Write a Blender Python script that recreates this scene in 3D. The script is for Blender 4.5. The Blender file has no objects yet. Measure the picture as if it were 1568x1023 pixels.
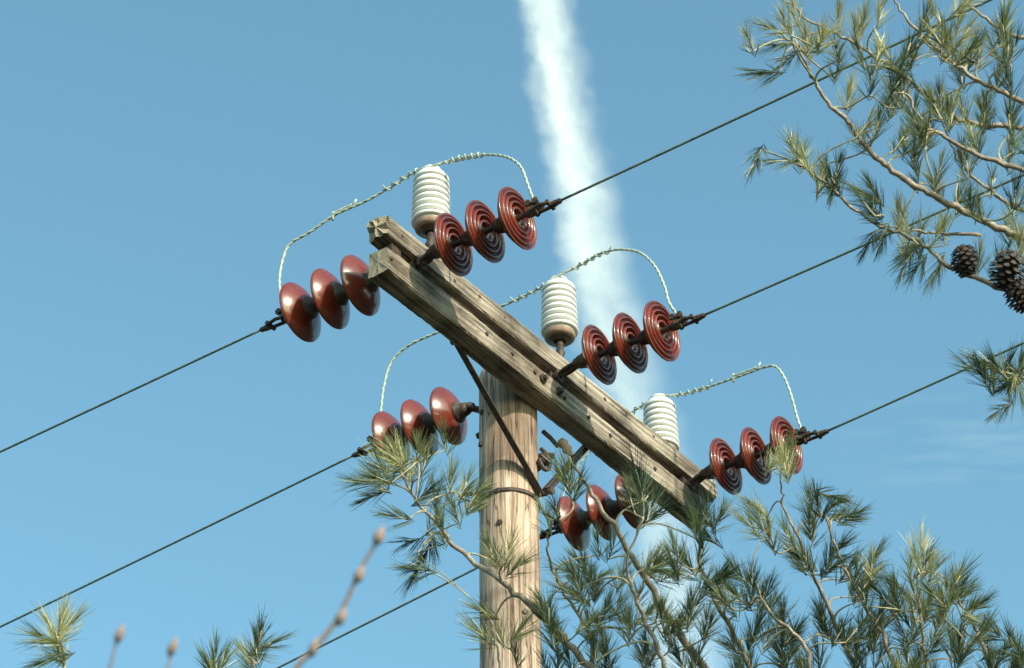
import bpy, math, random
import numpy as np
from mathutils import Vector, Matrix
random.seed(7); rng=np.random.default_rng(7)
scene=bpy.context.scene
# ------------------------------------------------------------ camera and arm frame fitted to image pixels
PITCH=math.radians(37.746); AZ=math.radians(33.846); ROLL=math.radians(-0.714)
DIST=11.441; FPX=4363.2; CX,CY=784.,511.5
A=Vector((math.sin(AZ),math.cos(AZ),0)); W=Vector((math.cos(AZ),-math.sin(AZ),0)); U=Vector((0,0,1))
O=Vector((0,0,8.6))                      # hardware line of the crossarm
fw=Vector((0,math.cos(PITCH),math.sin(PITCH))); up0=Vector((0,-math.sin(PITCH),math.cos(PITCH))); rt0=Vector((1,0,0))
c,s=math.cos(ROLL),math.sin(ROLL)
r2=rt0*c+up0*s; u2=up0*c-rt0*s
X0=(853.755-CX)/FPX*DIST; Y0=-(567.833-CY)/FPX*DIST
CAM=O-r2*X0-u2*Y0-fw*DIST
KW,KZ=.040,.010
def L(u,w,z): return O+A*u+W*w+U*z
def LA(u,w,z): return L(u,w+KW*u,z+KZ*u)       # frame of the slightly skewed crossarm
def S(px,py,d): return CAM+(fw+r2*((px-CX)/FPX)-u2*((py-CY)/FPX))*d   # image pixel unprojected to a chosen depth
def Q(px,py,u):
    r=fw+r2*((px-CX)/FPX)-u2*((py-CY)/FPX)
    t=(u-(CAM-O).dot(A))/r.dot(A)
    return CAM+r*t
# ------------------------------------------------------------ mesh helpers
class MB:
    def __init__(s): s.v=[];s.f=[];s.m=[]
    def add(s,v,f,m=0):
        o=len(s.v); s.v+= [tuple(p) for p in v]; s.f+=[tuple(i+o for i in q) for q in f]; s.m+=[m]*len(f)
    def tube(s,pts,rad,n=8,m=0,cap=True):
        pts=[Vector(p) for p in pts]
        if not hasattr(rad,'__len__'): rad=[rad]*len(pts)
        v=[];f=[]
        t=(pts[1]-pts[0]).normalized(); nx=t.orthogonal().normalized()
        for i,p in enumerate(pts):
            if i==0: t=pts[1]-pts[0]
            elif i==len(pts)-1: t=pts[-1]-pts[-2]
            else: t=pts[i+1]-pts[i-1]
            t.normalize(); nx=(nx-t*nx.dot(t)).normalized(); ny=t.cross(nx)
            for k in range(n):
                a=2*math.pi*k/n; v.append(p+(nx*math.cos(a)+ny*math.sin(a))*rad[i])
        for i in range(len(pts)-1):
            for k in range(n):
                k2=(k+1)%n; f.append((i*n+k,i*n+k2,(i+1)*n+k2,(i+1)*n+k))
        if cap: f.append(tuple(range(n))[::-1]); f.append(tuple((len(pts)-1)*n+k for k in range(n)))
        s.add(v,f,m)
    def lathe(s,prof,org,ax,n=48,m=0,ms=None):
        ax=Vector(ax).normalized(); nx=ax.orthogonal().normalized(); ny=ax.cross(nx); v=[];f=[]
        for (t,r) in prof:
            for k in range(n):
                a=2*math.pi*k/n; v.append(org+ax*t+(nx*math.cos(a)+ny*math.sin(a))*r)
        for i in range(len(prof)-1):
            for k in range(n):
                k2=(k+1)%n; f.append((i*n+k,i*n+k2,(i+1)*n+k2,(i+1)*n+k))
        s.add(v,f,m)
    def box(s,c,ex,ey,ez,m=0):
        c=Vector(c);v=[]
        for a in(-1,1):
            for b in(-1,1):
                for d in(-1,1): v.append(c+ex*a+ey*b+ez*d)
        s.add(v,[(0,1,3,2),(4,6,7,5),(0,4,5,1),(2,3,7,6),(0,2,6,4),(1,5,7,3)],m)
    def obj(s,name,mats,parent=None,smooth=True,base=None):
        base=Vector(base) if base is not None else Vector((0,0,0))
        me=bpy.data.meshes.new(name); me.from_pydata([tuple(Vector(p)-base) for p in s.v],[],s.f)
        for m in mats: me.materials.append(m)
        me.polygons.foreach_set("material_index",s.m)
        me.polygons.foreach_set("use_smooth",[smooth]*len(s.f)); me.update()
        o=bpy.data.objects.new(name,me); scene.collection.objects.link(o)
        o.location=base
        if parent: attach(o,parent)
        return o
def attach(o,p):
    o.parent=p; o.matrix_parent_inverse=Matrix.Translation(p.location).inverted()
def empty(name,loc):
    e=bpy.data.objects.new(name,None); e.location=loc; e.empty_display_size=.2; scene.collection.objects.link(e); return e
def crom(pts,n=8):
    pts=[Vector(p) for p in pts]; P=[pts[0]*2-pts[1]]+pts+[pts[-1]*2-pts[-2]]; out=[]
    for i in range(1,len(P)-2):
        for k in range(n):
            t=k/n; a,b,c_,d=P[i-1],P[i],P[i+1],P[i+2]
            out.append(.5*((2*b)+(c_-a)*t+(2*a-5*b+4*c_-d)*t*t+(3*b-a-3*c_+d)*t**3))
    out.append(pts[-1]); return out
def smooth_angle(o,ang=40):
    me=o.data
    try: me.set_sharp_from_angle(angle=math.radians(ang))
    except Exception: pass
# ------------------------------------------------------------ materials
def mat(name):
    m=bpy.data.materials.new(name); m.use_nodes=True; nt=m.node_tree; b=nt.nodes["Principled BSDF"]; return m,nt,b
def N(nt,t,**k):
    n=nt.nodes.new(t)
    for a,v in k.items(): setattr(n,a,v)
    return n
def ramp(nt,fac,stops):
    r=N(nt,"ShaderNodeValToRGB"); e=r.color_ramp.elements
    e[0].position,e[0].color=stops[0][0],(*stops[0][1],1); e[1].position,e[1].color=stops[-1][0],(*stops[-1][1],1)
    for p,c_ in stops[1:-1]:
        x=e.new(p); x.color=(*c_,1)
    nt.links.new(fac,r.inputs[0]); return r.outputs[0]
def noisecol(name,stops,scale=(10,10,10),sc=1,detail=6,rough=.6,metal=0,bump=.0,spec=.5,coat=0,bdist=.01,cr=.1):
    m,nt,b=mat(name); tc=N(nt,"ShaderNodeTexCoord"); mp=N(nt,"ShaderNodeMapping"); mp.inputs['Scale'].default_value=scale
    nt.links.new(tc.outputs['Object'],mp.inputs[0]); no=N(nt,"ShaderNodeTexNoise"); no.inputs['Scale'].default_value=sc; no.inputs['Detail'].default_value=detail; no.inputs['Roughness'].default_value=.65
    nt.links.new(mp.outputs[0],no.inputs['Vector']); col=ramp(nt,no.outputs[0],stops); nt.links.new(col,b.inputs['Base Color'])
    b.inputs['Roughness'].default_value=rough; b.inputs['Metallic'].default_value=metal; b.inputs['Specular IOR Level'].default_value=spec
    b.inputs['Coat Weight'].default_value=coat; b.inputs['Coat Roughness'].default_value=cr
    if bump:
        bp=N(nt,"ShaderNodeBump"); bp.inputs['Strength'].default_value=bump; bp.inputs['Distance'].default_value=bdist; nt.links.new(no.outputs[0],bp.inputs['Height']); nt.links.new(bp.outputs[0],b.inputs['Normal'])
    return m
def wood(name,scale,c0,c1,c2,cd,bd=.004):
    m,nt,b=mat(name); tc=N(nt,"ShaderNodeTexCoord"); mp=N(nt,"ShaderNodeMapping"); mp.inputs['Scale'].default_value=scale
    nt.links.new(tc.outputs['Object'],mp.inputs[0])
    n1=N(nt,"ShaderNodeTexNoise"); n1.inputs['Scale'].default_value=1; n1.inputs['Detail'].default_value=8; n1.inputs['Roughness'].default_value=.7; n1.inputs['Distortion'].default_value=.3
    nt.links.new(mp.outputs[0],n1.inputs['Vector'])
    col=ramp(nt,n1.outputs[0],[(.33,cd),(.42,c0),(.53,c1),(.66,c2)])
    n2=N(nt,"ShaderNodeTexNoise"); n2.inputs['Scale'].default_value=5; n2.inputs['Detail'].default_value=5
    nt.links.new(tc.outputs['Object'],n2.inputs['Vector'])
    c2_=ramp(nt,n2.outputs[0],[(.38,(.50,.46,.43)),(.58,(1.06,1.02,.98))])
    mx=N(nt,"ShaderNodeMix",data_type='RGBA',blend_type='MULTIPLY'); mx.inputs[0].default_value=1
    nt.links.new(col,mx.inputs[6]); nt.links.new(c2_,mx.inputs[7])
    mp2=N(nt,"ShaderNodeMapping"); mp2.inputs['Scale'].default_value=tuple(x*.5 for x in scale); nt.links.new(tc.outputs['Object'],mp2.inputs[0])
    n3=N(nt,"ShaderNodeTexNoise"); n3.inputs['Scale'].default_value=1; n3.inputs['Detail'].default_value=2; nt.links.new(mp2.outputs[0],n3.inputs['Vector'])
    ck=ramp(nt,n3.outputs[0],[(.482,(1,1,1)),(.5,(.12,.09,.07)),(.518,(1,1,1))])
    mx2=N(nt,"ShaderNodeMix",data_type='RGBA',blend_type='MULTIPLY'); mx2.inputs[0].default_value=.85
    nt.links.new(mx.outputs[2],mx2.inputs[6]); nt.links.new(ck,mx2.inputs[7]); nt.links.new(mx2.outputs[2],b.inputs['Base Color'])
    b.inputs['Roughness'].default_value=.85; b.inputs['Specular IOR Level'].default_value=.2
    add=N(nt,"ShaderNodeMath",operation='MULTIPLY'); nt.links.new(n1.outputs[0],add.inputs[0]); nt.links.new(ck,add.inputs[1])
    bp=N(nt,"ShaderNodeBump"); bp.inputs['Strength'].default_value=.7; bp.inputs['Distance'].default_value=bd
    nt.links.new(add.outputs[0],bp.inputs['Height']); nt.links.new(bp.outputs[0],b.inputs['Normal'])
    return m
M_arm=wood("weathered_crossarm_wood",(2.2,80,80),(.17,.14,.115),(.34,.285,.23),(.52,.46,.385),(.045,.035,.03))
M_pole=wood("pole_wood",(50,50,2.2),(.30,.205,.155),(.49,.37,.295),(.62,.505,.42),(.10,.06,.045))
def endgrain():
    m,nt,b=mat("end_grain"); tc=N(nt,"ShaderNodeTexCoord"); mp=N(nt,"ShaderNodeMapping"); mp.inputs['Location'].default_value=(0,.03,.05); mp.inputs['Scale'].default_value=(.0,1,1)
    nt.links.new(tc.outputs['Object'],mp.inputs[0]); w=N(nt,"ShaderNodeTexWave",wave_type='RINGS',rings_direction='X'); w.inputs['Scale'].default_value=50; w.inputs['Distortion'].default_value=3; w.inputs['Detail'].default_value=4
    nt.links.new(mp.outputs[0],w.inputs['Vector']); col=ramp(nt,w.outputs['Fac'],[(.05,(.20,.16,.11)),(.6,(.34,.275,.19)),(1,(.40,.33,.235))]); nt.links.new(col,b.inputs['Base Color'])
    bp=N(nt,"ShaderNodeBump"); bp.inputs['Strength'].default_value=.6; bp.inputs['Distance'].default_value=.003; nt.links.new(w.outputs['Fac'],bp.inputs['Height']); nt.links.new(bp.outputs[0],b.inputs['Normal']); b.inputs['Roughness'].default_value=.9
    return m
M_end=endgrain()
M_red=noisecol("brown_glazed_porcelain",[(.3,(.120,.017,.008)),(.7,(.20,.033,.016))],(12,12,12),rough=.25,coat=.5,spec=.5,cr=.06)
M_iron=noisecol("rusty_galvanised_iron",[(.3,(.02,.014,.012)),(.5,(.07,.045,.035)),(.7,(.16,.11,.08))],(40,40,40),rough=.65,metal=.2,bump=.3)
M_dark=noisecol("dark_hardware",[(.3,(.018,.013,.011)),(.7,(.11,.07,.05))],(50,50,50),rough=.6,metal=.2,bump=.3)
M_tan=noisecol("cement_collar",[(.3,(.20,.12,.08)),(.7,(.36,.24,.17))],(30,30,30),rough=.8)
M_white=noisecol("white_glazed_porcelain",[(.3,(.68,.655,.61)),(.7,(.82,.80,.77))],(8,8,20),rough=.3,coat=.2)
M_jump=noisecol("patina_jumper_wire",[(.3,(.26,.30,.24)),(.7,(.52,.56,.47))],(60,60,60),rough=.6,metal=.0)
M_wire=noisecol("patina_line_wire",[(.3,(.07,.10,.08)),(.7,(.18,.23,.185))],(40,40,40),rough=.6,metal=.1)
M_bark=noisecol("pine_bark",[(.3,(.13,.10,.08)),(.5,(.32,.25,.20)),(.7,(.54,.45,.36))],(30,30,30),rough=.85,bump=.6)
M_twig=noisecol("young_twig_bark",[(.3,(.26,.21,.12)),(.7,(.54,.46,.30))],(40,40,40),rough=.8)
M_cone=noisecol("cone_scales",[(.3,(.012,.008,.006)),(.7,(.07,.04,.025))],(60,60,60),rough=.7)
M_bud=noisecol("sapling_bark",[(.3,(.30,.20,.18)),(.7,(.42,.30,.26))],(40,40,40),rough=.8)
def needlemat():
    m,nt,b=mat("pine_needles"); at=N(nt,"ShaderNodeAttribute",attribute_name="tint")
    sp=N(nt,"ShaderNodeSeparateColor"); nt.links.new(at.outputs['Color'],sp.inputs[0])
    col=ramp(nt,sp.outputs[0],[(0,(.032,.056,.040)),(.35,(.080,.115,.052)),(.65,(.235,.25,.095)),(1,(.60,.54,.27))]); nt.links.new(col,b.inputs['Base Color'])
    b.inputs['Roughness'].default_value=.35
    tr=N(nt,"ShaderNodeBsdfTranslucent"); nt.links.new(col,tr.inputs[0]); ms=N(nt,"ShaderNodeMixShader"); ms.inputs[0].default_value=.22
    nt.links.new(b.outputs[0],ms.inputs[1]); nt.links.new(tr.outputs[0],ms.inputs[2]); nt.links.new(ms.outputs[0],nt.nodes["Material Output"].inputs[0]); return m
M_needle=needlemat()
# ------------------------------------------------------------ utility pole
PU,PW=-.044,-.212
pole_base=Vector(L(PU,PW,0)); pole_base.z=0
pole=empty("utility_pole",pole_base)
mb=MB(); n=72; zs=[i/140*8.63 for i in range(141)]; v=[];f=[]
for i,z in enumerate(zs):
    r=.150-(.150-.1165)*min(z/6.5,1)
    for k in range(n):
        a=2*math.pi*k/n; rr=r*(1+.010*math.sin(3*a+z*.8)+.006*math.sin(11*a+2*math.sin(z*1.3)))+.001*random.uniform(-1,1)
        v.append(pole_base+Vector((math.cos(a)*rr,math.sin(a)*rr,z)))
for i in range(len(zs)-1):
    for k in range(n):
        k2=(k+1)%n; f.append((i*n+k,i*n+k2,(i+1)*n+k2,(i+1)*n+k))
f.append(tuple((len(zs)-1)*n+k for k in range(n)))
mb.add(v,f); mb.obj("shaft",[M_pole],pole,base=pole_base)
def arm(name,u0,u1,w0,w1,z0,z1,seed,rough_end=0):
    import bmesh
    rd=random.Random(seed); hw=(w1-w0)/2; hz=(z1-z0)/2; cc=L(0,(w0+w1)/2,(z0+z1)/2)
    sec=[]; b=.007; K=5
    cor=[(-hw,-hz),(hw,-hz),(hw,hz),(-hw,hz)]
    for i in range(4):
        x0,y0=cor[i];x1,y1=cor[(i+1)%4]
        for k in range(K):
            t=(b/math.hypot(x1-x0,y1-y0))+(1-2*b/math.hypot(x1-x0,y1-y0))*k/(K-1); sec.append((x0+(x1-x0)*t,y0+(y1-y0)*t))
    ns=len(sec); segs=110; v=[];f=[];mi=[]
    off=[rd.uniform(-1,1) for _ in sec]
    for i in range(segs+1):
        x=u0+(u1-u0)*i/segs
        for k,(y,z) in enumerate(sec):
            j=.0012*math.sin(x*7+off[k]*4)+.0010*rd.uniform(-1,1)+.0014*off[k]
            q=1+j/hw
            xx=x
            if i==0: xx+=rough_end*rd.uniform(-1,1); q*=1-.35*rough_end*2
            if i==segs: xx+=rough_end*.5*rd.uniform(-1,1)
            v.append((xx,y*q,z*q))
    for i in range(segs):
        for k in range(ns):
            k2=(k+1)%ns; f.append((i*ns+k,i*ns+k2,(i+1)*ns+k2,(i+1)*ns+k)); mi.append(0)
    for e,i in ((0,0),(1,segs)):
        ring2=[]
        for k in range(ns):
            p=v[i*ns+k]; ring2.append(len(v)); v.append((p[0]+rough_end*rd.uniform(-.8,.8),p[1]*.55,p[2]*.55))
        v.append((v[i*ns][0],0,0)); ce=len(v)-1
        for k in range(ns):
            k2=(k+1)%ns
            f.append((i*ns+k,i*ns+k2,ring2[k2],ring2[k])); mi.append(1); f.append((ring2[k],ring2[k2],ce)); mi.append(1)
    me=bpy.data.meshes.new(name); me.from_pydata(v,[],f); me.materials.append(M_arm); me.materials.append(M_end)
    me.polygons.foreach_set("material_index",mi); me.update()
    o=bpy.data.objects.new(name,me); scene.collection.objects.link(o)
    ex=(A+W*KW+U*KZ).normalized(); ez=(U-ex*U.dot(ex)).normalized(); ey=ez.cross(ex)
    mw=Matrix(((ex.x,ey.x,ez.x,cc.x),(ex.y,ey.y,ez.y,cc.y),(ex.z,ey.z,ez.z,cc.z),(0,0,0,1)))
    o.parent=pole; o.matrix_parent_inverse=Matrix.Translation(pole_base).inverted(); o.matrix_basis=mw
    bm=bmesh.new(); bm.from_mesh(me); bmesh.ops.recalc_face_normals(bm,faces=bm.faces); bm.to_mesh(me); bm.free()
    return o
arm("crossarm_upper",-1.10,1.165,-.090,.002,-.004,.096,3,.012)
arm("crossarm_lower",-1.085,1.085,-.094,-.002,-.165,-.052,5,.002)
mb=MB()
for u in (-1.02,-.893,0.0,.954):
    mb.box(LA(u,-.045,-.028),A*.03,W*.03,U*.0235,0)
for u in (-1.08,-.98,-.80,-.66,-.5,-.33,-.15,.06,.2,.36,.5,.66,.82,1.03):
    for z in (-.10+random.uniform(-.02,.02),.045+random.uniform(-.02,.02)):
        if random.random()<.75:
            p=LA(u+random.uniform(-.03,.03),.0,z); mb.lathe([(-.004,.008),(.004,.0085),(.006,.003),(.0061,0)],p,W,8,0)
for u in (PU-.06,PU+.05):
    mb.lathe([(-.0,.022),(.004,.022),(.004,.012),(.018,.012),(.018,0)],LA(u,.002,-.10),W,6,0)
def strap(p,q,wd,th,m=0):
    d=(Vector(q)-Vector(p)); l=d.length/2; d.normalize(); side=d.cross(W).normalized(); mb.box((Vector(p)+Vector(q))/2,d*l,side*wd,W*th,m)
    mb.box((Vector(p)+Vector(q))/2+side*wd+W*.010,d*l,side*th,W*.012,m)
strap(LA(-.56,-.100,-.12),L(-.01,-.084,-.575),.015,.003)
strap(LA(.36,-.105,-.12),L(.00,-.076,-.565),.015,.003)
for p in (L(-.005,-.075,-.57),LA(-.55,-.09,-.14),LA(.35,-.09,-.14)):
    mb.lathe([(-.02,.013),(.03,.013),(.03,.02),(.042,.02),(.042,0)],p,W,6,0)
mb.tube([L(.02,-.16,-.36),L(.03,-.09,-.36),L(.045,-.055,-.37)],.012,8)
mb.tube(crom([L(.02,-.10,-.33),L(.035,-.075,-.37),L(.03,-.07,-.43),L(.0,-.075,-.45),L(-.02,-.085,-.41)],5),.009,8)
mb.tube([L(.07,-.12,-.21),L(.075,-.09,-.25),L(.08,-.06,-.30)],.010,8)
mb.tube([L(-.0,-.05,-.41),L(-.0,-.12,-.43)],.02,8)
mb.tube([L(PU,PW-.15,-.20),L(PU,PW-.09,-.20)],.013,8)
for (aa,z) in ((3.6,-.18),(4.4,-.75),(4.35,-.60),(3.5,-.33),(5.2,-1.15)):
    d=Vector((math.cos(aa),math.sin(aa),0)); p=pole_base+Vector((0,0,O.z+z))+d*.112; mb.lathe([(0,.012),(.012,.012),(.014,0)],p,d,7,0)
mb.obj("braces_and_hardware",[M_dark],pole,smooth=False)
mb=MB()
mb.lathe([(0,.0),(0,.014),(.02,.022),(.035,.016),(.05,.022),(.07,.012),(.09,.012)],L(.09,-.05,-.27),(A*.25+W*.35-U*.8),20,0)
mb.obj("guy_spool",[M_tan],pole)
mb=MB(); c0=pole_base+Vector((0,0,O.z-.60)); mb.lathe([(-.009,.117),(-.009,.1215),(.009,.1215),(.009,.117)],c0,U,48); mb.obj("dark_pole_ring",[M_dark],pole)  # thin dark ring added round the shaft to draw a dark arc across it
# ------------------------------------------------------------ insulator strings
UI=[-.893,0.0,.954]; WR=[.117,.198,.214]; WL=[-.318,-.534,-.255]; P=.146; GR=.036; GL=-.005
dome=[(-.046,.030),(-.046,.046),(-.040,.062),(-.030,.084),(-.017,.106),(-.006,.120),(.000,.1265),(.005,.127),(.008,.1235),(.004,.1185),(-.006,.115),(.002,.1115),(.013,.1085),(.015,.105),(.010,.1015),(-.010,.098),(-.012,.094),(.008,.0895),(.016,.0865),(.017,.083),(.010,.080),(-.014,.0765),(-.016,.072),(.008,.068),(.018,.065),(.019,.0615),(.010,.0585),(-.014,.055),(-.015,.050),(.006,.046),(.014,.043),(.014,.038),(.004,.033),(-.01,.030),(-.01,.010)]
cap=[(-.098,.0),(-.098,.020),(-.094,.026),(-.080,.029),(-.066,.033),(-.056,.041),(-.050,.047),(-.044,.047),(-.044,.03)]
pin=[(-.012,.030),(-.004,.022),(.0,.012),(.05,.0105),(.056,.014),(.06,.014),(.06,0)]
def string(i,u,w0,sgn,g,anchor_w,za=-.028):
    e=empty("suspension_insulator_string",L(u,w0,0))
    z=lambda w:-abs(w)*g
    ax=(W*sgn-U*g).normalized()
    por=MB();met=MB()
    for j in range(3):
        w=w0+sgn*j*P; c_=L(u,w,z(w)); tilt=(ax+A*random.uniform(-.03,.03)+U*random.uniform(-.03,.03)).normalized()
        por.lathe(dome,c_,tilt,64); met.lathe(cap,c_,tilt,28); met.lathe(pin,c_,tilt,16)
    wi=w0-sgn*.095; a0=L(u,anchor_w,za); a1=L(u,wi,z(wi))
    met.tube([a0-ax*.03,a0+ax*.02],.012,10); met.lathe([(-.006,.028),(.006,.028),(.006,0)],a0,ax,6)
    ln=(a1-a0).length
    cen=(a0*.5+a1*.5)
    if ln>.05:
        loop=[cen+(a1-a0)*.5*math.cos(t)+A*(math.sin(t)*.018) for t in np.linspace(0,2*math.pi,17)]
        met.tube(loop,.0075,8)
        met.tube([a0,a1],.010,8)
    met.lathe([(-.03,.012),(-.015,.022),(.01,.024),(.015,.0)],a1,ax,14)
    we=w0+sgn*(2*P+.06); c_=L(u,we,z(we))
    met.lathe([(-.012,0),(-.012,.017),(.01,.019),(.03,.014),(.03,0)],c_,ax,14)
    d1=c_+ax*.02
    for sd in(-1,1):
        met.tube([d1+A*.016*sd,d1+ax*.035+A*.018*sd+U*.004,d1+ax*.075+A*.012*sd],.0075,7)
    met.tube([d1+A*-.026,d1+A*.026],.010,8)
    d2=d1+ax*.07
    met.tube([d2-A*.026,d2+A*.026],.009,8)
    met.tube(crom([d2-U*.004,d2+ax*.025-U*.002,d2+ax*.05],4),[.013]*5+[.011]*3+[.008],8)
    met.tube([d1+U*.005,d1+U*.045-ax*.004],[.020,.014],8)
    for k in (-1,1):
        b=d1+U*.032+ax*.016*k; met.tube([b-A*.026,b+A*.030],.0075,7); met.lathe([(-.006,.014),(.007,.014),(.007,0)],b+A*.02,A,6); met.lathe([(-.006,.014),(.007,.014),(.007,0)],b-A*.02,-A,6)
    o1=por.obj("porcelain_discs",[M_red],e); o2=met.obj("caps_and_clamp",[M_iron],e); smooth_angle(o2,45)
    return d2+ax*.045, d1+U*.04
ends={}
for i in range(3):
    ends[('R',i)]=string(i,UI[i],WR[i],1,GR,.006+KW*UI[i])
    ends[('L',i)]=string(i,UI[i],WL[i],-1,.0,(-.100+KW*UI[i]) if i!=1 else PW-.125,za=-.028 if i!=1 else -.06)
# ------------------------------------------------------------ pin insulators
def solve_u(px,w,z):
    lo,hi=-2,2
    for _ in range(40):
        m_=(lo+hi)/2; r=LA(m_,w,z)-CAM; x=CX+FPX*r.dot(r2)/r.dot(fw)
        if x<px: lo=m_
        else: hi=m_
    return lo
PIN=[];HEAD=[]
for k_,px in enumerate((660,856,1011)):
    pw=(-.026,-.036,-.160)[k_]; pz=(.104,.100,.082)[k_]
    u=solve_u(px,pw,.38); PIN.append(u); b=LA(u,pw,pz)
    e=empty("pin_insulator",b); met=MB(); por=MB(); tan=MB()
    met.lathe([(-.014,.0),(-.014,.026),(.004,.026),(.008,.016),(.03,.014),(.05,.022),(.06,.016),(.17,.013)],b,U,20)
    if k_==2: met.box(b-U*.012+W*.03,W*.07,A*.03,U*.006); met.tube([b-U*.15,b],.014,10)
    met.lathe([(.105,.022),(.118,.046),(.13,.056),(.14,.058)],b,U,32)
    tan.lathe([(.116,.03),(.120,.056),(.127,.063),(.140,.065),(.152,.060)],b,U,40)
    pr=[(.140,.03),(.142,.060),(.150,.064)]
    z=.152
    for k in range(8):
        R_=.0785-.0009*k
        pr+=[(z,.060),(z-.001,.070),(z+.003,R_-.002),(z+.008,R_),(z+.015,R_-.003),(z+.022,.066),(z+.0272,.060)]
        z+=.0305
    pr+=[(z+.0,.058),(z+.005,.054),(z+.008,.042),(z+.011,.035),(z+.017,.034),(z+.022,.040),(z+.029,.040),(z+.034,.030),(z+.036,0)]
    por.lathe(pr,b,U,56)
    HEAD.append(b+U*(z+.016))
    por.obj("ceramic_sheds",[M_white],e); met.obj("steel_pin",[M_dark],e); tan.obj("cement_skirt",[M_tan],e)
# ------------------------------------------------------------ line wires and jumpers
def rope(mbu,pts,r,turns_per_m=30):
    pts=crom(pts,10); out=[[],[]]; dist=0
    for i,p in enumerate(pts):
        t=(pts[min(i+1,len(pts)-1)]-pts[max(i-1,0)]).normalized(); nx=t.cross(Vector((.3,.9,.1))).normalized(); ny=t.cross(nx)
        if i: dist+=(p-pts[i-1]).length
        for k in (0,1):
            a=dist*turns_per_m*math.pi+k*math.pi; out[k].append(p+(nx*math.cos(a)+ny*math.sin(a))*r*.34)
    for k in(0,1): mbu.tube(out[k],r*.85,6)
def resample(pts,step):
    pts=crom(pts,12); out=[pts[0]]; acc=0
    for a,b in zip(pts,pts[1:]):
        acc+=(b-a).length
        if acc>=step: out.append(b); acc=0
    out.append(pts[-1]); return out
line_far=[((425,497),(0,692)),((572,690),(0,960)),((853,830),(425,1023))]
line_near=[((833,316),(1290,106)),((1056,490),(1340,368)),((1243,664),(1568,525))]
for i in range(3):
    for side,ln in (('L',line_far[i]),('R',line_near[i])):
        p0=ends[(side,i)][0]; p1=Q(ln[1][0],ln[1][1],UI[i])
        m=(p1-p0)/abs((p1-O).dot(W)-(p0-O).dot(W)); pts=[]
        for k in range(60):
            t=45*(k/59)**1.6; pts.append(p0+m*t+U*(.0022*t*t - .0022*t*abs((p1-p0).dot(W))))
        mb=MB(); mb.tube(pts,.0048,8); mb.obj("power_line_wire",[M_wire])
jp=[[(428,440),(431,405),(443,375),(475,355),(515,328),(560,308),(600,285),(632,265),(660,255),(690,246),(715,240),(745,237),(775,240),(797,255),(809,285)],
    [(583,628),(588,590),(600,553),(628,528),(672,508),(720,487),(775,466),(826,441),(856,426),(890,405),(920,388),(950,382),(980,387),(1003,408),(1018,440),(1024,462)],
    [(857,800),(862,760),(880,720),(925,668),(970,630),(990,617),(1011,609),(1040,604),(1085,592),(1135,575),(1175,561),(1192,565),(1207,592),(1221,640)]]
for i in range(3):
    pl=ends[('L',i)][1]; pr_=ends[('R',i)][1]
    pts=[pl]
    for k,(x,y) in enumerate(jp[i]):
        xp=(660,856,1011)[i]; x0=jp[i][0][0]; x1=jp[i][-1][0]
        if x==xp: pts.append(HEAD[i]-A*.040); continue
        t=(x-x0)/(xp-x0) if x<xp else (x1-x)/(x1-xp); t=max(0,min(1,t)); uu=UI[i]+(PIN[i]-UI[i])*t
        pts.append(Q(x,y,uu))
    pts.append(pr_)
    mb=MB(); rp=resample(pts,.02); rope(mb,rp,.0052)
    full=crom(rp,4); xs=[]
    for q in full:
        r=q-CAM; xs.append(CX+FPX*r.dot(r2)/r.dot(fw))
    for xa,xb in ((-70,-18),(20,78)):
        seg=[q for q,x in zip(full,xs) if xp+xa<x<xp+xb]
        if len(seg)>6:
            hel=[]; dist=0
            for j,q in enumerate(seg):
                if j: dist+=(q-seg[j-1]).length
                t=(seg[min(j+1,len(seg)-1)]-seg[max(j-1,0)]).normalized(); nx=t.cross(U).normalized(); ny=t.cross(nx); a=dist/.040*2*math.pi
                hel.append(q+(nx*math.cos(a)+ny*math.sin(a))*.0105)
            mb.tube(crom(hel,3),.0030,6)
            e_=hel[0] if xa<0 else hel[-1]
            mb.tube([e_,e_+U*.02+W*(-.012 if xa<0 else .012)],.003,6)
    xs0={0:(508,540),1:(0,0),2:(1122,1160)}[i]
    seg=[q for q,x in zip(full,xs) if xs0[0]<x<xs0[1]]
    if len(seg)>2: mb.tube([q+U*.010 for q in seg],.0065,8); mb.tube([seg[0]-U*.02,seg[0]+U*.022],.006,6); mb.tube([seg[-1]+U*.004,seg[-1]+U*.03+W*.02],.005,6)
    ring=[HEAD[i]+W*math.cos(t)*.037+A*math.sin(t)*.037 for t in np.linspace(0,2*math.pi,25)]
    mb.tube(ring,.004,6)
    mb.obj("jumper_wire",[M_jump])
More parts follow.
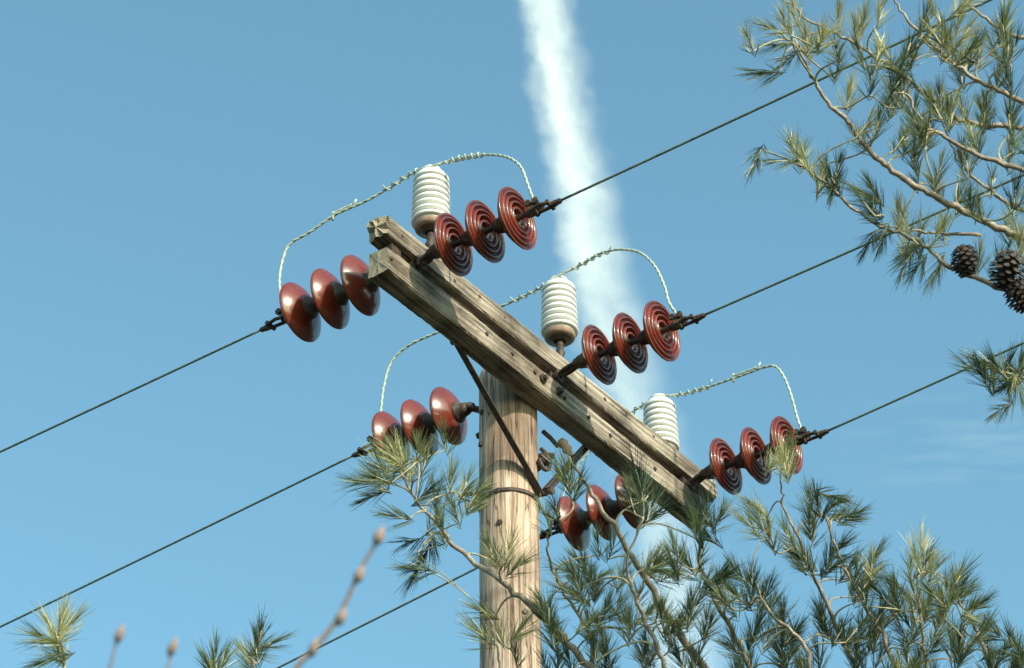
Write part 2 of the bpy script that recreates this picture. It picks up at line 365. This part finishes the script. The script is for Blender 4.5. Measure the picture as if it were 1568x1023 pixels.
# ------------------------------------------------------------ pines
class Needles:
    def __init__(s): s.b=[];s.d=[];s.l=[];s.c=[]
    def tuft(s,tip,axis,ln=.09,nf=20,tint=.5,bl=.07,spread=1.0):
        axis=axis.normalized(); nx=axis.orthogonal().normalized(); ny=axis.cross(nx)
        for k in range(nf):
            q=(k+random.random())/nf; pos=tip-axis*bl*(1-q)
            ang=math.radians((42-34*q+random.uniform(-10,10)))*spread; ph=random.uniform(0,2*math.pi)
            d=axis*math.cos(ang)+(nx*math.cos(ph)+ny*math.sin(ph))*math.sin(ang)
            tf=tint+random.uniform(-.25,.25)
            for _ in range(5):
                dd=(d+Vector((random.gauss(0,.06),random.gauss(0,.06),random.gauss(0,.06)))).normalized()
                s.b.append(pos);s.d.append(dd);s.l.append(ln*random.uniform(.72,1.15));s.c.append(min(1,max(0,tf+random.uniform(-.1,.1))))
    def build(s,name,parent,width=.0019):
        b=np.array(s.b);d=np.array(s.d);l=np.array(s.l)[:,None];c_=np.array(s.c); n=len(b)
        rv=rng.normal(size=(n,3)); sd=np.cross(d,rv); sd/=np.linalg.norm(sd,axis=1)[:,None]
        bend=rng.normal(size=(n,3))*.07+np.array([0,0,-.05]); wv=sd*width/2
        m1=b+d*l*.55+bend*l*.35; tp=b+d*l+bend*l
        v=np.stack([b-wv,b+wv,m1-wv,m1+wv,tp-wv*.35,tp+wv*.35],1).reshape(-1,3)
        i=np.arange(n)[:,None]*6; f=np.concatenate([i+np.array([0,1,3,2]),i+np.array([2,3,5,4])])
        me=bpy.data.meshes.new(name); me.vertices.add(len(v)); me.vertices.foreach_set("co",v.ravel())
        me.loops.add(f.size); me.loops.foreach_set("vertex_index",f.ravel().astype(np.int32))
        me.polygons.add(len(f)); me.polygons.foreach_set("loop_start",np.arange(len(f),dtype=np.int32)*4)
        me.update(calc_edges=True)
        at=me.attributes.new("tint",'FLOAT_COLOR','POINT'); cc=np.repeat(c_,6); col=np.stack([cc,cc,cc,np.ones_like(cc)],1); at.data.foreach_set("color",col.ravel())
        me.materials.append(M_needle); o=bpy.data.objects.new(name,me); scene.collection.objects.link(o); attach(o,parent); return o
def bez(a,b,c_,n=6): return [a*(1-t)**2+b*2*t*(1-t)+c_*t*t for t in [i/n for i in range(n+1)]]
def pine(trunk_xy,height,stems,tufts,depth,extra=1,needle=.09,jit=.25,cones=(),tuftnf=22,width=.0016,tb=0,sparse=None):
    base=Vector((trunk_xy[0],trunk_xy[1],0)); e=empty("pine_tree",base); br=MB(); nd=Needles()
    tr=[base+Vector((.05*math.sin(i*1.1),.05*math.cos(i*.9),height*i/14)) for i in range(15)]
    r0=.02*height/1.2
    br.tube(crom(tr,3),[max(.012,r0*(1-i/42)) for i in range(43)],14,0)
    P3=[]
    for st in stems:
        pts=[S(x,y,depth+dz) for x,y,dz in st['p']]; pts=crom(pts,7); r=st['r']; nn=len(pts)
        rr=[r*(1-.72*i/(nn-1)) for i in range(nn)]
        pts=[p+Vector((random.gauss(0,.003),random.gauss(0,.003),random.gauss(0,.003))) for p in pts]
        br.tube(pts,rr,8,0)
        for i,p in enumerate(pts): P3.append((p,(pts[min(i+1,nn-1)]-pts[max(0,i-1)]).normalized(),rr[i]))
        if st.get('trunk',True):
            q=pts[0]; d0=(pts[1]-pts[0]).normalized(); hz=min(height*.93,max(1.0,q.z-((q-base).xy.length)*.6))
            o_=Vector((base.x,base.y,hz)); ctrl=q-d0*(q-o_).length*.5
            bb=bez(o_,ctrl,q,10); br.tube(bb,[r*2.2-(r*1.2)*i/10 for i in range(11)],8,0)
    for tf in tufts:
        x,y=tf[0],tf[1]; tint=tf[2]; dirx,diry=(tf[3],tf[4])
        sz=tf[5] if len(tf)>5 else 1
        ex_=extra
        if sparse and sparse(x,y): ex_=random.choice((0,1,1))
        for k in range(1+ex_):
            T=S(x+(random.gauss(0,17) if k else 0),y+(random.gauss(3,17) if k else 0),depth+random.uniform(-jit,jit))
            ax=(r2*dirx+u2*diry+fw*random.gauss(0,.35)+ (r2*random.gauss(0,.4)+u2*random.gauss(0,.3) if k else Vector((0,0,0)))).normalized()
            back=T-ax*.06
            best=min(P3,key=lambda q:(q[0]-back).length+.6*max(0,q[0].z-back.z)+.03*random.random())
            p,t,rr=best; ln=(back-p).length
            cpt=p+(t*.5+ax*.1).normalized()*ln*.45
            tw=bez(p,cpt,back,7)+[T]
            r1=min(rr*.8,.0030+.010*ln); br.tube(tw,[r1-(r1-.0022)*i/8 for i in range(9)],6,1)
            if k==0:
                for i in range(3,8): P3.append((tw[i],(tw[i]-tw[i-1]).normalized(),.004))
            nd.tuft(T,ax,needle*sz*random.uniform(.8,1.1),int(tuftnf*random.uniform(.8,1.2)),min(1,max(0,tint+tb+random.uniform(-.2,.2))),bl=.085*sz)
    br.obj("trunk_and_branches",[M_bark,M_twig],e); nd.build("needles",e,width)
    for (x,y,dz,ln,rad,dx,dy) in cones:
        c0=S(x,y,depth+dz); ax=(r2*dx+u2*dy+fw*.1).normalized(); nx=ax.orthogonal().normalized(); ny=ax.cross(nx); cb=MB()
        cb.lathe([(-ln/2,.002),(-ln*.3,rad*.4),(0,rad*.5),(ln*.4,rad*.3),(ln/2,.002)],c0,ax,14)
        for k in range(80):
            q=k/79; rr=rad*(math.sin(math.pi*(.12+.8*q)))**.7*random.uniform(.85,1.1); a=k*2.39996; t=(q-.5)*ln
            rd=(nx*math.cos(a)+ny*math.sin(a)); tg=ax.cross(rd); p=c0+ax*t
            tip=p+rd*rr+ax*.004; mid=p+rd*rr*.35-ax*.004; h=.010
            cb.add([mid-tg*h*.5,mid+tg*h*.5,tip+tg*h-ax*.001,tip+rd*.003+ax*.002,tip-tg*h-ax*.001,p+rd*rr*.8-ax*.005],[(0,1,2,3,4),(0,4,5),(1,5,2),(2,5,3),(4,3,5),(0,5,1)],0)
        best=min(P3,key=lambda q:(q[0]-c0).length); cb.tube(bez(best[0],(best[0]+c0)/2+U*.02,c0,5),.005,6)
        cb.obj("cone",[M_cone],e,smooth=False)
    return e
D1=9.5
t1=S(1120,1330,D1+.3)
stems1=[
 dict(p=[(930,1060,0),(880,995,0),(820,935,0),(765,888,0),(705,845,.1),(672,805,.1),(640,768,.1),(612,722,.1)],r=.014),
 dict(p=[(1110,1060,.2),(1050,985,.15),(1000,905,.1),(945,815,.0),(900,745,0),(872,700,0)],r=.016),
 dict(p=[(1040,1070,-.2),(1010,1000,-.2),(975,920,-.2),(960,860,-.2),(985,790,-.2)],r=.010),
 dict(p=[(900,1060,.3),(905,980,.2),(860,900,.2),(838,840,.1),(850,780,.1)],r=.009),
 dict(p=[(1170,1070,.1),(1130,985,.1),(1090,910,.1),(1070,850,.1),(1085,790,.1)],r=.011),
 dict(p=[(1330,1070,.3),(1290,980,.2),(1255,900,.2),(1225,830,.1),(1200,780,.1),(1195,735,.1)],r=.010),
 dict(p=[(1240,1070,-.2),(1235,990,-.2),(1180,940,-.2),(1150,880,-.2)],r=.009),
 dict(p=[(1380,1070,-.1),(1360,990,-.1),(1320,920,-.1),(1280,840,-.1),(1265,790,-.1)],r=.010),
 dict(p=[(1430,1070,.1),(1415,990,.1),(1405,900,.1),(1408,855,.1)],r=.009),
 dict(p=[(1530,1070,0),(1510,1000,0),(1480,940,0),(1460,905,0)],r=.009),
 dict(p=[(770,1065,-.3),(762,1000,-.3),(752,950,-.3)],r=.006),
]
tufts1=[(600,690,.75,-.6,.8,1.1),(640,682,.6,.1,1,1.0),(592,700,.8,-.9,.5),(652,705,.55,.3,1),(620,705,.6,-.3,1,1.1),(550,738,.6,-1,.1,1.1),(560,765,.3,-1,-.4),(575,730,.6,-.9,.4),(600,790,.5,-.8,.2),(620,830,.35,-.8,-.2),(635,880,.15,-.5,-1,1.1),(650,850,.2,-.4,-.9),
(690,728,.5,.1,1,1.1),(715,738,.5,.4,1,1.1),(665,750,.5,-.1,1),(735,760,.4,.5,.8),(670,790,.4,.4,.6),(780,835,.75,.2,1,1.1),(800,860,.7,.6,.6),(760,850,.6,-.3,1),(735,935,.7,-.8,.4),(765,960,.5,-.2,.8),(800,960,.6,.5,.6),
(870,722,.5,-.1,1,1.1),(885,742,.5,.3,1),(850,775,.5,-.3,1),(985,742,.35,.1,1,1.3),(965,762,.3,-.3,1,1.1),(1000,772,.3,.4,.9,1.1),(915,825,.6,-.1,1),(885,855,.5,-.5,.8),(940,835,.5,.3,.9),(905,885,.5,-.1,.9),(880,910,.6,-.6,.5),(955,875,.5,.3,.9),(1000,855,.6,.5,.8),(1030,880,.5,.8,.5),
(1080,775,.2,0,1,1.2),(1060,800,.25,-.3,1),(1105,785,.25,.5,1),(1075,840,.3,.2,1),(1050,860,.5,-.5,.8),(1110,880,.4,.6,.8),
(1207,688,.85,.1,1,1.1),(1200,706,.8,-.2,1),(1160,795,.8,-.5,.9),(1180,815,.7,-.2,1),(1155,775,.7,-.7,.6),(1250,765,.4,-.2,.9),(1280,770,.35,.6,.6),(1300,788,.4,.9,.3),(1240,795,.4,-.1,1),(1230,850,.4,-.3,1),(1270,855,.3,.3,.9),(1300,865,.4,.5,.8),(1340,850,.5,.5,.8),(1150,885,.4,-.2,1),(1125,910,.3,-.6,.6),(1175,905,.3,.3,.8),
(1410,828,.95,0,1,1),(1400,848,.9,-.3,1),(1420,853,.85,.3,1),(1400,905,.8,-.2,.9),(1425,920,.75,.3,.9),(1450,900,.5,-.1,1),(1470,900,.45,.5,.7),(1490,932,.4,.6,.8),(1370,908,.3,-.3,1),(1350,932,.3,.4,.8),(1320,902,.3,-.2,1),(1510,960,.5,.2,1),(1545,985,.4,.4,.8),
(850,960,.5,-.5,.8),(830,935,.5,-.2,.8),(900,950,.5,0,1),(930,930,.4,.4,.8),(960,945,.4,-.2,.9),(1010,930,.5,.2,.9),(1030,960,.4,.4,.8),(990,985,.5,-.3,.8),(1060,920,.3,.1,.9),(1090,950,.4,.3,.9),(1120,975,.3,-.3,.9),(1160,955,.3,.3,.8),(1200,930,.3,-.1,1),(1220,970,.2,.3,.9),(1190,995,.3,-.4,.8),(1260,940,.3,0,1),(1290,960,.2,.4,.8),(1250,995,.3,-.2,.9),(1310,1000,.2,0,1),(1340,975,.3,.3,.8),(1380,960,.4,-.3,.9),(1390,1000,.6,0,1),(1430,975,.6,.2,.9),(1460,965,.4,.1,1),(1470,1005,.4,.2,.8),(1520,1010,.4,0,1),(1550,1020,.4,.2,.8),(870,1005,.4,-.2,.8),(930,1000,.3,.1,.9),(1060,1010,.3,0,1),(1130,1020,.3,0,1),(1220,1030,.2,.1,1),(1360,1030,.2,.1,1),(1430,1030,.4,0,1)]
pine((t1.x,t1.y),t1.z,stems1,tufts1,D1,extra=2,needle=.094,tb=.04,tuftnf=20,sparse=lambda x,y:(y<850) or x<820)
D2=8.8
t2=S(1950,420,D2+.4)
stems2=[
 dict(p=[(1640,400,.1),(1568,365,.1),(1500,335,.1),(1430,300,0),(1375,268,0),(1330,228,0),(1298,188,0),(1262,150,0),(1240,110,0),(1225,75,0)],r=.014),
 dict(p=[(1640,470,-.1),(1568,452,-.1),(1510,432,-.1),(1455,408,-.1),(1405,370,-.1),(1340,342,-.1),(1290,305,-.1),(1250,268,-.1),(1215,248,-.1)],r=.010),
 dict(p=[(1640,200,.2),(1568,195,.2),(1480,188,.2),(1420,145,.2),(1360,100,.2),(1300,62,.2),(1240,30,.2),(1195,-5,.2)],r=.010),
 dict(p=[(1640,300,-.2),(1568,262,-.2),(1500,238,-.2),(1440,205,-.2),(1400,170,-.2),(1390,120,-.2)],r=.010),
 dict(p=[(1640,180,0),(1568,155,0),(1500,125,0),(1440,80,0),(1390,30,0),(1360,-20,0)],r=.010),
 dict(p=[(1640,90,.3),(1568,60,.3),(1510,30,.3),(1460,-20,.3)],r=.010),
 dict(p=[(1640,350,.3),(1560,320,.3),(1490,270,.3),(1460,230,.3),(1440,180,.3)],r=.008),
 dict(p=[(1500,360,.1),(1440,358,.1),(1390,352,.1),(1350,345,.1)],r=.006,trunk=False),
 dict(p=[(1640,590,.1),(1590,585,.1),(1540,572,.1),(1505,560,.1)],r=.006),
]
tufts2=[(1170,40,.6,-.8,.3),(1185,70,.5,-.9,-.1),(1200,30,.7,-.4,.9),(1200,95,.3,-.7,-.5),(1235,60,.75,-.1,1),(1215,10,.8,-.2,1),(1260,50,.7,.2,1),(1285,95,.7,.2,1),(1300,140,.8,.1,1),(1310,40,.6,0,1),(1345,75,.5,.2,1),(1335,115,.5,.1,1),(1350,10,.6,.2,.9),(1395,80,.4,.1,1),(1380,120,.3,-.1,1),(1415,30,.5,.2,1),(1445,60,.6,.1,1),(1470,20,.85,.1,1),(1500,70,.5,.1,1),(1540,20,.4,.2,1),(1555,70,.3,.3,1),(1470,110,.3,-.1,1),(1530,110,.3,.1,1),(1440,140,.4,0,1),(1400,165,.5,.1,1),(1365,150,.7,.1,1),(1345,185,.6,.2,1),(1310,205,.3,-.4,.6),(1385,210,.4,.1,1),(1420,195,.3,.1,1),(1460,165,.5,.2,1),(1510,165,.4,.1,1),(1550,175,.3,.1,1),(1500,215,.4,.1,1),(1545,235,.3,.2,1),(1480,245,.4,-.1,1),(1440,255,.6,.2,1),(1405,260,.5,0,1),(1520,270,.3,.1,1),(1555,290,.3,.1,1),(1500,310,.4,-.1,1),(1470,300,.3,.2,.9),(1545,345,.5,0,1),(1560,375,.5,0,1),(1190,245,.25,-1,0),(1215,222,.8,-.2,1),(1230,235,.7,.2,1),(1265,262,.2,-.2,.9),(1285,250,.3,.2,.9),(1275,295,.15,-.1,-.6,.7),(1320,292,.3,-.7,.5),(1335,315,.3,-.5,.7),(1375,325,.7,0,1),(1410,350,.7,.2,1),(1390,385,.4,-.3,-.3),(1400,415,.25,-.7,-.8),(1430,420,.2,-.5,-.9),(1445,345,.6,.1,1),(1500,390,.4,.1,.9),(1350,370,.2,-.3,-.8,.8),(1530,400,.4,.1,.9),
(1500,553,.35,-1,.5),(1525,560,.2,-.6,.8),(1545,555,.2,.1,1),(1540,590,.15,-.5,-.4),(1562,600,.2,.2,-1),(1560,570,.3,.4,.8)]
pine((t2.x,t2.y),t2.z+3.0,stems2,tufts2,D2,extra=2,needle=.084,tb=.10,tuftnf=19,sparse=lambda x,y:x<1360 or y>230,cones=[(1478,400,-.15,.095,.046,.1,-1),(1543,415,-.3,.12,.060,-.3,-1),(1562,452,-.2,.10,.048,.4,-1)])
D3=8.6
t3=S(250,1500,D3)
stems3=[dict(p=[(110,1120,0),(105,1060,0),(95,1010,0),(90,975,0)],r=.009),dict(p=[(395,1120,0),(385,1060,0),(385,1020,0),(392,980,0)],r=.008),dict(p=[(345,1120,.1),(335,1060,.1),(330,1020,.1)],r=.006),
 ]
tufts3=[(95,945,.85,.2,1,1.1),(75,955,.8,-.5,.8,1.1),(60,975,.5,-1,.3),(110,955,.8,.6,.7),(85,985,.7,-.3,.9),(75,1010,.3,-.8,-.2),(400,965,.4,.2,1,1.1),(390,985,.4,-.2,1),(415,985,.4,.8,.4),(378,1005,.5,-.5,.9),(330,1000,.5,0,1),(345,1010,.4,.4,.8),(318,1020,.5,-.4,.8)]
pine((t3.x,t3.y),t3.z,stems3,tufts3,D3,extra=0,needle=.090,tb=.12)
# close bare sapling (out of focus)
D4=3.2
tb=S(300,1700,D4); sb=Vector((tb.x,tb.y,0)); e=empty("bare_sapling",sb); mb=MB()
def twig(px,r): 
    pts=crom([S(x,y,D4+dz) for x,y,dz in px],6); n_=len(pts); mb.tube(pts,[r*(1-.5*i/(n_-1)) for i in range(n_)],8)
mb.tube(crom([sb,sb+Vector((.02,0,tb.z*.5)),tb],6),[.016-.010*i/12 for i in range(13)],10)
twig([(300,1700,0),(380,1250,0),(440,1050,0),(480,995,0),(515,950,0),(535,910,0),(550,875,0),(572,838,0),(582,815,0)],.0038)
twig([(300,1700,0),(230,1250,0),(170,1060,0),(172,1010,0),(183,970,0)],.0024)
twig([(300,1700,0),(290,1250,0),(250,1060,0),(258,1020,0),(265,990,0)],.0024)
for x,y,r in ((522,945,.006),(550,880,.006),(580,822,.0065),(183,972,.0052),(264,992,.0052),(480,993,.0055)):
    c_=S(x,y,D4); mb.lathe([(-.012,0),(-.007,r*.8),(0,r),(.008,r*.6),(.014,0)],c_,(u2+r2*.4),10)
mb.obj("stems",[M_bud],e)
# ------------------------------------------------------------ ground
mb=MB(); gs=40; v=[];f=[]
for i in range(gs+1):
    for j in range(gs+1):
        x=(i/gs-.5); y=(j/gs-.5); x=math.copysign(abs(x*2)**2.5,x)*6000; y=math.copysign(abs(y*2)**2.5,y)*6000
        r=math.hypot(x,y); v.append((x,y,-.0+(0 if r<30 else .6*math.sin(x*.01)*math.cos(y*.013))))
for i in range(gs):
    for j in range(gs): f.append((i*(gs+1)+j,(i+1)*(gs+1)+j,(i+1)*(gs+1)+j+1,i*(gs+1)+j+1))
mb.add(v,f); mb.obj("ground",[noisecol("meadow_grass",[(.3,(.018,.022,.010)),(.6,(.035,.038,.018)),(.8,(.06,.055,.03))],(.8,.8,.8),rough=.95)])
# ------------------------------------------------------------ contrail and faint cirrus (distant, on a vertical sheet of air 3 km off)
def FAR(px,py):
    r=fw+r2*((px-CX)/FPX)-u2*((py-CY)/FPX); return CAM+r*(3000/r.y)
def cloudmat(name,op,kind):
    m=bpy.data.materials.new(name); m.use_nodes=True; nt=m.node_tree; nt.nodes.clear()
    uv=N(nt,"ShaderNodeTexCoord"); sx=N(nt,"ShaderNodeSeparateXYZ"); nt.links.new(uv.outputs['UV'],sx.inputs[0])
    def M(op_,a,b=None,c_=None,clamp=False):
        q=N(nt,"ShaderNodeMath",operation=op_); q.use_clamp=clamp
        for i,x in enumerate((a,b,c_)):
            if x is None: continue
            if isinstance(x,(int,float)): q.inputs[i].default_value=x
            else: nt.links.new(x,q.inputs[i])
        return q.outputs[0]
    def noise(scx,scy,detail,rough=.55):
        mp=N(nt,"ShaderNodeMapping"); mp.inputs['Scale'].default_value=(scx,scy,1); nt.links.new(uv.outputs['UV'],mp.inputs[0])
        no=N(nt,"ShaderNodeTexNoise"); no.inputs['Scale'].default_value=1; no.inputs['Detail'].default_value=detail; no.inputs['Roughness'].default_value=rough; nt.links.new(mp.outputs[0],no.inputs['Vector']); return no.outputs[0]
    if kind=='trail':
        n1=noise(2.2,15,3); n2=noise(5,42,3); n3=noise(2.5,14,4)
        xx=M('ADD',sx.outputs[0],M('MULTIPLY',M('SUBTRACT',n1,.5),.34)); xx=M('ADD',xx,M('MULTIPLY',M('SUBTRACT',n2,.5),.14))
        le=N(nt,"ShaderNodeMapRange",interpolation_type='SMOOTHSTEP'); nt.links.new(xx,le.inputs[0]); le.inputs[1].default_value=.12; le.inputs[2].default_value=.44
        re=N(nt,"ShaderNodeMapRange",interpolation_type='SMOOTHSTEP'); nt.links.new(xx,re.inputs[0]); re.inputs[1].default_value=.93; re.inputs[2].default_value=.44
        a=M('MULTIPLY',le.outputs[0],re.outputs[0])
        fade=ramp(nt,sx.outputs[1],[(0,(.76,.76,.76)),(.28,(.74,.74,.74)),(.40,(.64,.64,.64)),(.52,(.46,.46,.46)),(.7,(.36,.36,.36)),(1,(.34,.34,.34))])
        a=M('MULTIPLY',a,fade); a=M('MULTIPLY',a,M('ADD',.46,M('MULTIPLY',n3,.90))); a=M('MULTIPLY',a,op,clamp=True)
    else:
        n1=noise(3,7,6,.6); mr=N(nt,"ShaderNodeMapRange"); nt.links.new(n1,mr.inputs[0]); mr.inputs[1].default_value=.45; mr.inputs[2].default_value=.8
        ex=M('MULTIPLY',M('MULTIPLY',sx.outputs[0],M('SUBTRACT',1,sx.outputs[0])),4); ey=M('MULTIPLY',M('MULTIPLY',sx.outputs[1],M('SUBTRACT',1,sx.outputs[1])),4)
        a=M('MULTIPLY',M('MULTIPLY',M('MULTIPLY',ex,ey),mr.outputs[0]),op,clamp=True)
    d=N(nt,"ShaderNodeBsdfDiffuse"); d.inputs[0].default_value=(.62,.65,.67,1); t=N(nt,"ShaderNodeBsdfTransparent"); mx=N(nt,"ShaderNodeMixShader"); o=N(nt,"ShaderNodeOutputMaterial")
    nt.links.new(a,mx.inputs[0]); nt.links.new(t.outputs[0],mx.inputs[1]); nt.links.new(d.outputs[0],mx.inputs[2]); nt.links.new(mx.outputs[0],o.inputs[0]); return m
def ribbon(name,rows,m):
    v=[];f=[];uvs=[]; n_=len(rows)
    for i,(l,r,y) in enumerate(rows): v+= [tuple(FAR(l,y)),tuple(FAR(r,y))]
    for i in range(n_-1): f.append((2*i,2*i+1,2*i+3,2*i+2))
    me=bpy.data.meshes.new(name); me.from_pydata(v,[],f); uvl=me.uv_layers.new(name="UVMap")
    for p in me.polygons:
        for li in p.loop_indices:
            vi=me.loops[li].vertex_index; uvl.data[li].uv=(vi%2,(vi//2)/(n_-1))
    me.materials.append(m); o=bpy.data.objects.new(name,me); scene.collection.objects.link(o)
ctl=[(-100,806,37),(0,828,40),(100,844,43),(200,860,46),(300,885,49),(400,901,51),(500,927,53),(600,962,55),(700,984,57),(830,1013,60),(1000,1041,63),(1120,1059,66)]
rows=[]
for k in range(62):
    y=-100+k*20; 
    cx=np.interp(y,[q[0] for q in ctl],[q[1] for q in ctl]); hw=np.interp(y,[q[0] for q in ctl],[q[2] for q in ctl])*1.5
    rows.append((cx-hw,cx+hw*1.2,y))
ribbon("contrail",rows,cloudmat("contrail_vapour",1.0,'trail'))
ribbon("cirrus_cloud",[(1250,1800,590+k*20) for k in range(10)],cloudmat("cirrus_vapour",.12,'c'))
# ------------------------------------------------------------ light
SUN=Vector((.50,-.72,.46)).normalized()
ld=bpy.data.lights.new("sun",'SUN'); ld.energy=5.0; ld.angle=math.radians(.5); ld.color=(1,.90,.77)
lo=bpy.data.objects.new("sun",ld); lo.rotation_euler=SUN.to_track_quat('Z','Y').to_euler(); lo.location=(0,0,30); scene.collection.objects.link(lo)
wd=bpy.data.worlds.new("World"); scene.world=wd; wd.use_nodes=True; nt=wd.node_tree; bg=nt.nodes["Background"]
sk=N(nt,"ShaderNodeTexSky",sky_type='NISHITA'); sk.sun_disc=False; sk.sun_elevation=math.asin(SUN.z); sk.sun_rotation=math.atan2(SUN.x,SUN.y); sk.air_density=1.0; sk.dust_density=1.8; sk.ozone_density=1.0
mx=N(nt,"ShaderNodeMix",data_type='RGBA',blend_type='MULTIPLY'); mx.inputs[0].default_value=1; mx.inputs[7].default_value=(1.78,2.55,2.22,1)
nt.links.new(sk.outputs[0],mx.inputs[6]); nt.links.new(mx.outputs[2],bg.inputs[0]); bg.inputs[1].default_value=.116
# ------------------------------------------------------------ camera
cd=bpy.data.cameras.new("camera"); cam=bpy.data.objects.new("camera",cd); scene.collection.objects.link(cam)
cam.matrix_world=Matrix(((r2.x,u2.x,-fw.x,CAM.x),(r2.y,u2.y,-fw.y,CAM.y),(r2.z,u2.z,-fw.z,CAM.z),(0,0,0,1)))
cd.sensor_width=36; cd.lens=FPX/1568*36; cd.clip_start=.1; cd.clip_end=20000
cd.dof.use_dof=True; cd.dof.focus_distance=10.7; cd.dof.aperture_fstop=9
scene.camera=cam
scene.view_settings.view_transform='Standard'; scene.view_settings.look='None'; scene.view_settings.exposure=0
